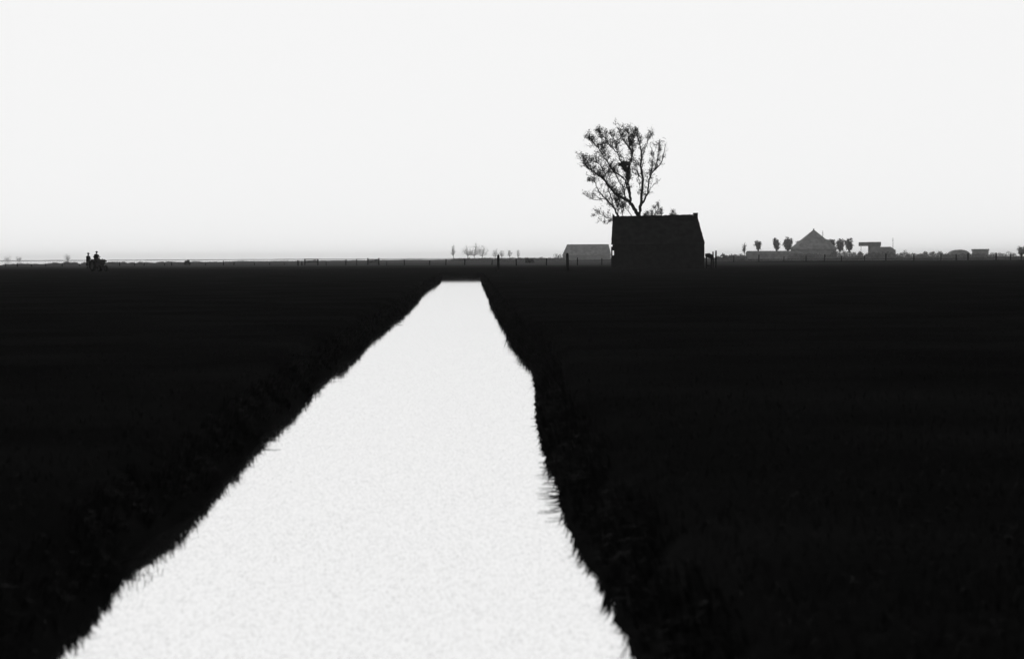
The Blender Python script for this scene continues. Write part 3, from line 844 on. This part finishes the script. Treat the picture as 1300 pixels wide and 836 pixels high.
bush('hedge', 574, 640, 326.8, 1300, 'thin low hedge beneath the faint far trees', 'hedge', 2400, .5, lumps=11)

# faint trees in the haze
YFF = 4600
g = 'faint trees in the haze beyond the lake'
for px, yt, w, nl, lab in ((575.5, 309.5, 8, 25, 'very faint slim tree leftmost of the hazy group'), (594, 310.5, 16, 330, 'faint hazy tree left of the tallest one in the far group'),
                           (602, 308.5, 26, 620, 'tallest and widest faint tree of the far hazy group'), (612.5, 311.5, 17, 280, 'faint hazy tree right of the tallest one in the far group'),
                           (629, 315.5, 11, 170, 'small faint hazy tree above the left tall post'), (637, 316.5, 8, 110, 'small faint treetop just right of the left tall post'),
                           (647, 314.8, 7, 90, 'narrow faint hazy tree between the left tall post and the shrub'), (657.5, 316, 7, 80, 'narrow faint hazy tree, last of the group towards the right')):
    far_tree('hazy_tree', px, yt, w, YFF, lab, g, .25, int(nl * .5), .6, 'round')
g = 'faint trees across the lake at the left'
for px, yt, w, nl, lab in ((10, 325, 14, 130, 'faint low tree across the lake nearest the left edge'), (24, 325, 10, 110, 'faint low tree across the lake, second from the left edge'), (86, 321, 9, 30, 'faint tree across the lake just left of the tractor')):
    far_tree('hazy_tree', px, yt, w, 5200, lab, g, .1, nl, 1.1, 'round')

# ---- reeds along the lake shore and under the farm (stuff)
def blades(name, pos, hgt, wid, lean, m, label, seg=2):
    pos = np.asarray(pos, float); n = len(pos)
    hgt = np.broadcast_to(hgt, n)[:, None]; wid = np.broadcast_to(wid, n)[:, None]
    a = rng.uniform(0, 2 * np.pi, n); s = np.stack([np.cos(a), np.sin(a), np.zeros(n)], 1)
    lean = np.asarray(lean, float)
    up = np.array([0, 0, 1.0])
    mid = pos + up * hgt * .55 + lean * hgt * .35
    tip = pos + up * hgt * (1 - .6 * np.clip(np.linalg.norm(lean, axis=1), 0, 1.2)[:, None]) + lean * hgt
    V = np.stack([pos - s * wid / 2, pos + s * wid / 2, mid + s * wid * .4, mid - s * wid * .4, tip + s * wid * .06, tip - s * wid * .06], 1).reshape(-1, 3)
    i = np.arange(n)[:, None] * 6
    F = np.concatenate([i + [0, 1, 2, 3], i + [3, 2, 4, 5]], 0)
    o = link_mesh(name, arr_mesh(name, V, F), m); tag(o, label, name.replace('_', ' '), kind='stuff'); return o
n = 30000
sp = np.array([(-330, 613), (-200, 622), (-150, 640), (-126, 662), (-122, 720), (-130, 850), (-128, 1050), (-112, 1400), (-88, 1900), (-55, 2800)], float)
u = rng.uniform(0, len(sp) - 1.001, n); i = u.astype(int); f = (u - i)[:, None]
Q = sp[i] * (1 - f) + sp[i + 1] * f
Q[:, 0] += rng.exponential(5, n) * np.where(Q[:, 1] > 655, 1, 0) - .5; Q[:, 1] -= np.where(Q[:, 1] < 680, rng.exponential(8, n), 0)
X, Yv = Q[:, 0], Q[:, 1]
hh = np.array([max(.15, .55 + .9 * nz(x * .15 + y * .02, 77) + .7 * nz(x * .6 + y * .09, 7)) for x, y in zip(X, Yv)]) * rng.uniform(.6, 1.2, n)
blades('shore_reeds', np.stack([X, Yv, np.full(n, -.02)], 1), hh, .1, rng.normal(0, .12, (n, 3)) * [1, 1, 0], M['reed'], 'ragged pale reeds fringing the near shore of the lake')
n = 14000
px = rng.uniform(575, 1310, n); X = np.array([at(p_, 326, 800).x for p_ in px]); Yv = 830 + rng.uniform(-25, 25, n)
hh = np.array([max(.1, .35 + .8 * nz(x * .04, 71)) for x in X]) * rng.uniform(.6, 1.2, n)
blades('rough_grass', np.stack([X, Yv, np.full(n, -.02)], 1), hh, .09, rng.normal(0, .25, (n, 3)) * [1, 1, 0], M['reed'], 'uneven tall grass at the far side of the right meadow')

# ================================================================== BANK AND MEADOW GRASS (stuff)
P, Hh, Ln, Wd = [], [], [], []
for side, ef in ((-1, xl), (1, xr)):
    y = 6.0
    rs = random.Random(3 + side)
    while y < Y_END:
        x = ef(y)
        big = rs.random() < .10
        clump = .6 + .8 * max(0, nz(y * .9, 40 * side)) + (.35 if big else 0)
        nb = int(rs.uniform(8, 20) * (1.6 if big else 1)); clump *= min(1, .55 + y / 90)
        off = rs.uniform(0, .25)
        for _ in range(nb):
            s = off + abs(rs.gauss(0, .06)); zz = -BANK + min(s, .3) / .3 * .33
            P.append((x + side * s, y + rs.gauss(0, .07), zz))
            Hh.append(rs.uniform(.09, .22) * clump * (1.35 if side > 0 else 1.0)); Wd.append(rs.uniform(.006, .012) * (1 + y / 90))
            Ln.append((-side * rs.uniform(-.1, .85), rs.gauss(0, .3), 0))
        y += .04 + y * .0022
P = np.array(P)
blades('bank_grass', P, np.array(Hh), np.array(Wd), np.array(Ln), M['blade'], 'dark grass tufts hanging over both edges of the canal')
# a few long stems over the water
tw = Twigs(4)
for px_, py_, side, L, dn in ((337, 552.5, -1, .44, 4), (296, 607, -1, .26, 6), (233, 655, -1, .16, 10), (190, 704, -1, .22, 9), (670, 482, 1, .30, 4), (673, 545, 1, .18, 9),
                          (682, 582, 1, .26, 12), (678, 598, 1, .28, 14), (684, 620, 1, .28, 14), (682, 634, 1, .34, 14), (690, 642, 1, .26, 16), (740, 700, 1, .14, 14), (160, 735, -1, .2, 12), (640, 437, 1, .3, 6), (500, 408, -1, .5, 10), (405, 484, -1, .4, 10)):
    q = on_plane(px_, py_, -BANK); ex = (xl if side < 0 else xr)(q.y)
    for _ in range(max(3, int(dn * .42))):
        l_ = L * rng.uniform(.25, .75); yo = q.y + rng.normal(0, .25 + q.y * .012); dy_ = rng.normal(0, .10) * l_; zt = rng.uniform(.01, .12) * l_ / .3
        x0_ = ex + side * .06
        q_ = np.linspace(0, 1, 6)
        pts_ = [(x0_ - side * l_ * t_, yo + dy_ * t_ * t_, -BANK + .03 + zt * (1.9 * t_ - 1.25 * t_ * t_)) for t_ in q_]
        tw.add(pts_, (.004 - .0027 * q_) * (1 + q.y / 60))
tag(link_mesh('overhanging_stems', tw.mesh('overhanging_stems'), M['blade']), 'longer grass stems leaning out low over the water here and there', 'grass stems', kind='stuff')
# meadow grass close to the camera
N = 90000
yy = 6 + 75 * rng.uniform(0, 1, N) ** 2.2
u = rng.uniform(-1, 1, N); half = .28 * (yy + 3) + 1.5
X = u * half
keep = []
for x, y in zip(X, yy):
    ok = True
    if True:
        if xl(y) - .3 < x < xr(y) + .3: ok = False
    keep.append(ok)
keep = np.array(keep); X, yy = X[keep], yy[keep]; n = len(X)
nearb = (yy < 0)
hh = rng.uniform(.03, .10, n) * np.where(nearb, .55, 1.0)
blades('meadow_grass', np.stack([X, yy, np.full(n, -.01)], 1), hh, rng.uniform(.004, .009, n), rng.normal(0, .4, (n, 3)) * [1, 1, 0], M['blade'], 'short dark meadow grass on the near banks')

# ================================================================== TRACTOR AND MEN
tb = on_plane(122.5, 344.3, 0)
TS = 1.08
def build_tractor(loc, rz):
    t = thing('tractor', loc, 'small old open tractor in the meadow at the far left, carrying its driver', 'tractor', rz, scale=TS)
    def wheel(x, y, r, w, name='wheel'):
        bm = bmesh.new(); lathe(bm, [(r * .62, -w / 2), (r * .93, -w / 2), (r, -w * .3), (r, w * .3), (r * .93, w / 2), (r * .62, w / 2)], 28, Matrix.Translation((x, y, r)))
        for k in range(20 if r > .5 else 0):
            a = 2 * math.pi * k / 20
            box(bm, -.03, .03, -w * .48, w * .48, r - .01, r + .035, 0, Matrix.Translation((x, y, r)) @ Matrix.Rotation(a, 4, 'Y'))
        wh = obj('wheel', bm, M['rubber'], t)
        bm = bmesh.new(); lathe(bm, [(0.04, -w * .12), (r * .60, -w * .3), (r * .615, -w * .3), (r * .615, w * .3), (r * .60, w * .3), (.04, w * .12)], 24, Matrix.Translation((x, y, r)))
        obj('rim', bm, M['metal'], wh)
    wheel(0, -.47, .62, .24); wheel(0, .47, .62, .24)
    wheel(1.4, -.4, .33, .14); wheel(1.4, .4, .33, .14)
    bm = bmesh.new(); tube(bm, [(0, -.46, .62), (0, .46, .62)], .09, 8); obj('axle', bm, M['metal'], t)
    bm = bmesh.new(); tube(bm, [(1.4, -.38, .34), (1.4, .38, .34)], .05, 8); obj('axle', bm, M['metal'], t)
    bm = bmesh.new(); box(bm, -.3, .55, -.2, .2, .4, .9, .05); box(bm, .55, 1.5, -.17, .17, .5, .8, .04); obj('engine_block', bm, M['metal'], t)
    bm = bmesh.new()
    poly_prism(bm, [(.45, -.24, .8), (1.62, -.24, .78), (1.66, -.24, 1.24), (1.58, -.24, 1.31), (.45, -.24, 1.36)], (0, .48, 0)); obj('hood', bm, M['paint'], t)
    bm = bmesh.new(); box(bm, 1.665, 1.69, -.2, .2, .82, 1.2, .01); obj('radiator_grille', bm, M['metal'], t)
    for s in (-1, 1):
        bm = bmesh.new(); tube(bm, [(1.5, s * .30, 1.12), (1.68, s * .30, 1.12)], [.07, .09], 12); obj('headlight', bm, M['metal'], t)
        bm = bmesh.new(); pr = [(-.66 * math.cos(a) , s * .45 - .13, .62 + .72 * math.sin(a)) for a in [R(20 + k * 14) for k in range(9)]]
        inn = [(-.61 * math.cos(a), s * .45 - .13, .62 + .67 * math.sin(a)) for a in [R(20 + k * 14) for k in range(9)]]
        poly_prism(bm, pr + inn[::-1], (0, .26, 0)); obj('mudguard', bm, M['paint'], t)
    bm = bmesh.new(); tube(bm, [(1.2, .1, 1.25), (1.2, .1, 1.4)], .035, 8); obj('exhaust_pipe', bm, M['metal'], t)
    bm = bmesh.new(); box(bm, -.27, .15, -.22, .22, 1.12, 1.18, .02); box(bm, -.31, -.25, -.2, .2, 1.18, 1.38, .02); box(bm, -.1, .0, -.05, .05, .88, 1.121); obj('seat', bm, M['metal'], t)
    bm = bmesh.new(); tube(bm, [(.7, 0, 1.25), (.38, 0, 1.5)], .02, 6)
    lathe(bm, [(.19, -.015), (.22, -.015), (.22, .015), (.19, .015)], 20, Matrix.Translation((.37, 0, 1.51)) @ Matrix.Rotation(R(-55), 4, 'Y') @ Matrix.Rotation(R(90), 4, 'X')); obj('steering_wheel', bm, M['metal'], t)
    bm = bmesh.new(); poly_prism(bm, [(-1.05, -.60, 1.12), (-.68, -.60, 1.12), (-.74, -.60, .62), (-.98, -.60, .62)], (0, 1.1, 0)); obj('seed_box', bm, M['paint'], t)
    # rear platform / drawbar
    bm = bmesh.new(); box(bm, -1.35, -.7, -.62, .42, .30, .36, .01); box(bm, -.7, -.2, -.06, .06, .31, .40); box(bm, -.78, -.72, -.58, -.52, .36, .95); box(bm, -.78, -.72, .34, .4, .36, .95); box(bm, -.78, -.72, -.52, .34, .89, .95)
    obj('rear_platform', bm, M['wood'], t)
    return t
th = R(-55)          # heading right and towards the camera
tractor = build_tractor((tb.x - .12, tb.y + 1.0, 0), th)
tractor.location.x += 0.0

def person(loc, rz, joints, label, coat=.14, bulk=1.0):
    t = thing('person', loc, label, 'person', rz)
    bm = bmesh.new()
    def cap_(a, b, r0, r1):
        a, b = Vector(a), Vector(b)
        n_ = 5
        pts = [a.lerp(b, k / n_) for k in range(n_ + 1)]; tube(bm, pts, [r0 + (r1 - r0) * k / n_ for k in range(n_ + 1)], 12)
        for p_, r_ in ((a, r0), (b, r1)):
            bmesh.ops.create_uvsphere(bm, u_segments=12, v_segments=8, radius=r_, matrix=Matrix.Translation(p_))
    J = joints
    sh, hp = J['chest'], J['pelvis']
    cap_(hp, sh, .145, .17)
    cap_(sh, J['neck'], .12, .06)
    cap_(Vector(sh) + Vector((0, -.14, .04)), Vector(sh) + Vector((0, .14, .04)), .085, .085)
    H = Vector(J['head'])
    cap_(J['neck'], H, .058, .06)
    bmesh.ops.create_uvsphere(bm, u_segments=16, v_segments=12, radius=1, matrix=Matrix.Translation(H) @ Matrix.Diagonal((.108, .086, .13, 1)))
    cap_(H + Vector((.09, 0, -.005)), H + Vector((.118, 0, -.03)), .012, .016)      # nose
    cap_(H + Vector((.075, 0, -.085)), H + Vector((.088, 0, -.08)), .03, .02)        # chin
    for s in (-1, 1): cap_(H + Vector((0, s * .078, -.02)), H + Vector((-.01, s * .088, .015)), .014, .016)  # ears
    for s in ('l', 'r'):
        S, E, Wr = [Vector(v) for v in J['arm_' + s]]
        cap_(S, E, .062, .047); cap_(E, Wr, .047, .032)
        d = (Wr - E).normalized(); pc = Wr + d * .05
        side = d.cross(Vector((0, 0, 1))).normalized() if abs(d.z) < .95 else Vector((1, 0, 0))
        cap_(Wr, pc + d * .03, .03, .034)
        for k in range(4):
            b_ = pc + d * .03 + side * (k - 1.5) * .023; L_ = (.07, .08, .075, .058)[k]
            m_ = b_ + d * L_ * .55; cap_(b_, m_, .0105, .0095); cap_(m_, m_ + (d * .5 + Vector((0, 0, -.8))).normalized() * L_ * .5, .0095, .008)
        b_ = Wr + d * .02 + side * .035; cap_(b_, b_ + (d + side * .7).normalized() * .06, .013, .010)
        Hh_, K, An, T = [Vector(v) for v in J['leg_' + s]]
        cap_(Hh_, K, .088, .06); cap_(K, An, .06, .042); cap_(An - Vector((.02, 0, .02)), T, .045, .035)
    me = bpy.data.meshes.new('body'); bm.to_mesh(me); bm.free()
    o = bpy.data.objects.new('body', me); col.objects.link(o); o.parent = t
    bmat = M['cloth'].copy(); bmat.name = 'body_cloth_and_face'; me.materials.append(bmat)
    n, l = bmat.node_tree.nodes, bmat.node_tree.links
    tc = [k for k in n if k.type == 'TEX_COORD'][0]; cr_ = [k for k in n if k.type == 'VALTORGB'][0]
    sx = n.new('ShaderNodeSeparateXYZ'); gt = n.new('ShaderNodeMath'); gt.operation = 'GREATER_THAN'; gt.inputs[1].default_value = J['neck'][2] + .02
    mx = n.new('ShaderNodeMix'); mx.data_type = 'RGBA'; mx.inputs['B'].default_value = (.14, .14, .14, 1)
    l.new(tc.outputs['Object'], sx.inputs[0]); l.new(sx.outputs['Z'], gt.inputs[0]); l.new(gt.outputs[0], mx.inputs['Factor'])
    l.new(cr_.outputs[0], mx.inputs['A']); l.new(mx.outputs['Result'], n['Principled BSDF'].inputs['Base Color'])
    md = o.modifiers.new('remesh', 'REMESH'); md.mode = 'VOXEL'; md.voxel_size = .011; md.use_smooth_shade = True
    sm = o.modifiers.new('smooth', 'SMOOTH'); sm.iterations = 3; sm.factor = .5
    bm = bmesh.new()
    lathe(bm, [(.0, -.02), (.125, -.02), (.19, -.03), (.19, -.012), (.128, .0), (.12, .085), (.07, .125), (0, .13)], 20, Matrix.Translation(H + Vector((0, 0, .06))) @ Matrix.Rotation(R(90), 4, 'X'))
    obj('hat', bm, M['felt'], t, smooth=True)
    bm = bmesh.new()
    hp_, sh_ = Vector(hp), Vector(sh)
    tube(bm, [hp_ + Vector((0, 0, -coat)), hp_, hp_.lerp(sh_, .5), sh_ + Vector((0, 0, .05)), Vector(J['neck']) - Vector((0, 0, .03))], [v * bulk for v in (.26, .22, .21, .23, .10)], 16)
    obj('jacket', bm, M['cloth'], t, smooth=True)
    return t
c, s = math.cos(th), math.sin(th)
def loc_on(x, y, z): return (tractor.location.x + c * x - s * y, tractor.location.y + s * x + c * y, z)
drv = dict(pelvis=(0, 0, .12), chest=(.06, 0, .52), neck=(.09, 0, .68), head=(.12, 0, .83),
           arm_l=[(.06, .19, .55), (.14, .43, .30), (.44, .22, .35)], arm_r=[(.06, -.19, .55), (.14, -.43, .30), (.44, -.22, .35)],
           leg_l=[(.02, .1, .1), (.42, .2, .14), (.46, .24, -.28), (.62, .25, -.33)], leg_r=[(.02, -.1, .1), (.42, -.2, .14), (.46, -.24, -.28), (.62, -.25, -.33)])
person(loc_on(-.10, 0, 1.37), th, drv, 'person in dark coat and brimmed hat seated at the wheel of the tractor', .14, 1.35)
std = dict(pelvis=(0, 0, .92), chest=(.04, 0, 1.32), neck=(.05, 0, 1.49), head=(.07, 0, 1.64),
           arm_l=[(.03, .19, 1.36), (.12, .25, 1.1), (.36, .17, 1.02)], arm_r=[(.03, -.19, 1.36), (.12, -.25, 1.1), (.36, -.17, 1.02)],
           leg_l=[(0, .09, .9), (.03, .1, .48), (-.01, .11, .08), (.14, .12, .04)], leg_r=[(0, -.09, .9), (.02, -.1, .48), (-.02, -.11, .08), (.13, -.12, .04)])
person(loc_on(-1.3, -.48, .39), th, std, 'person standing upright on the platform behind the tractor seat', .62, 1.1)
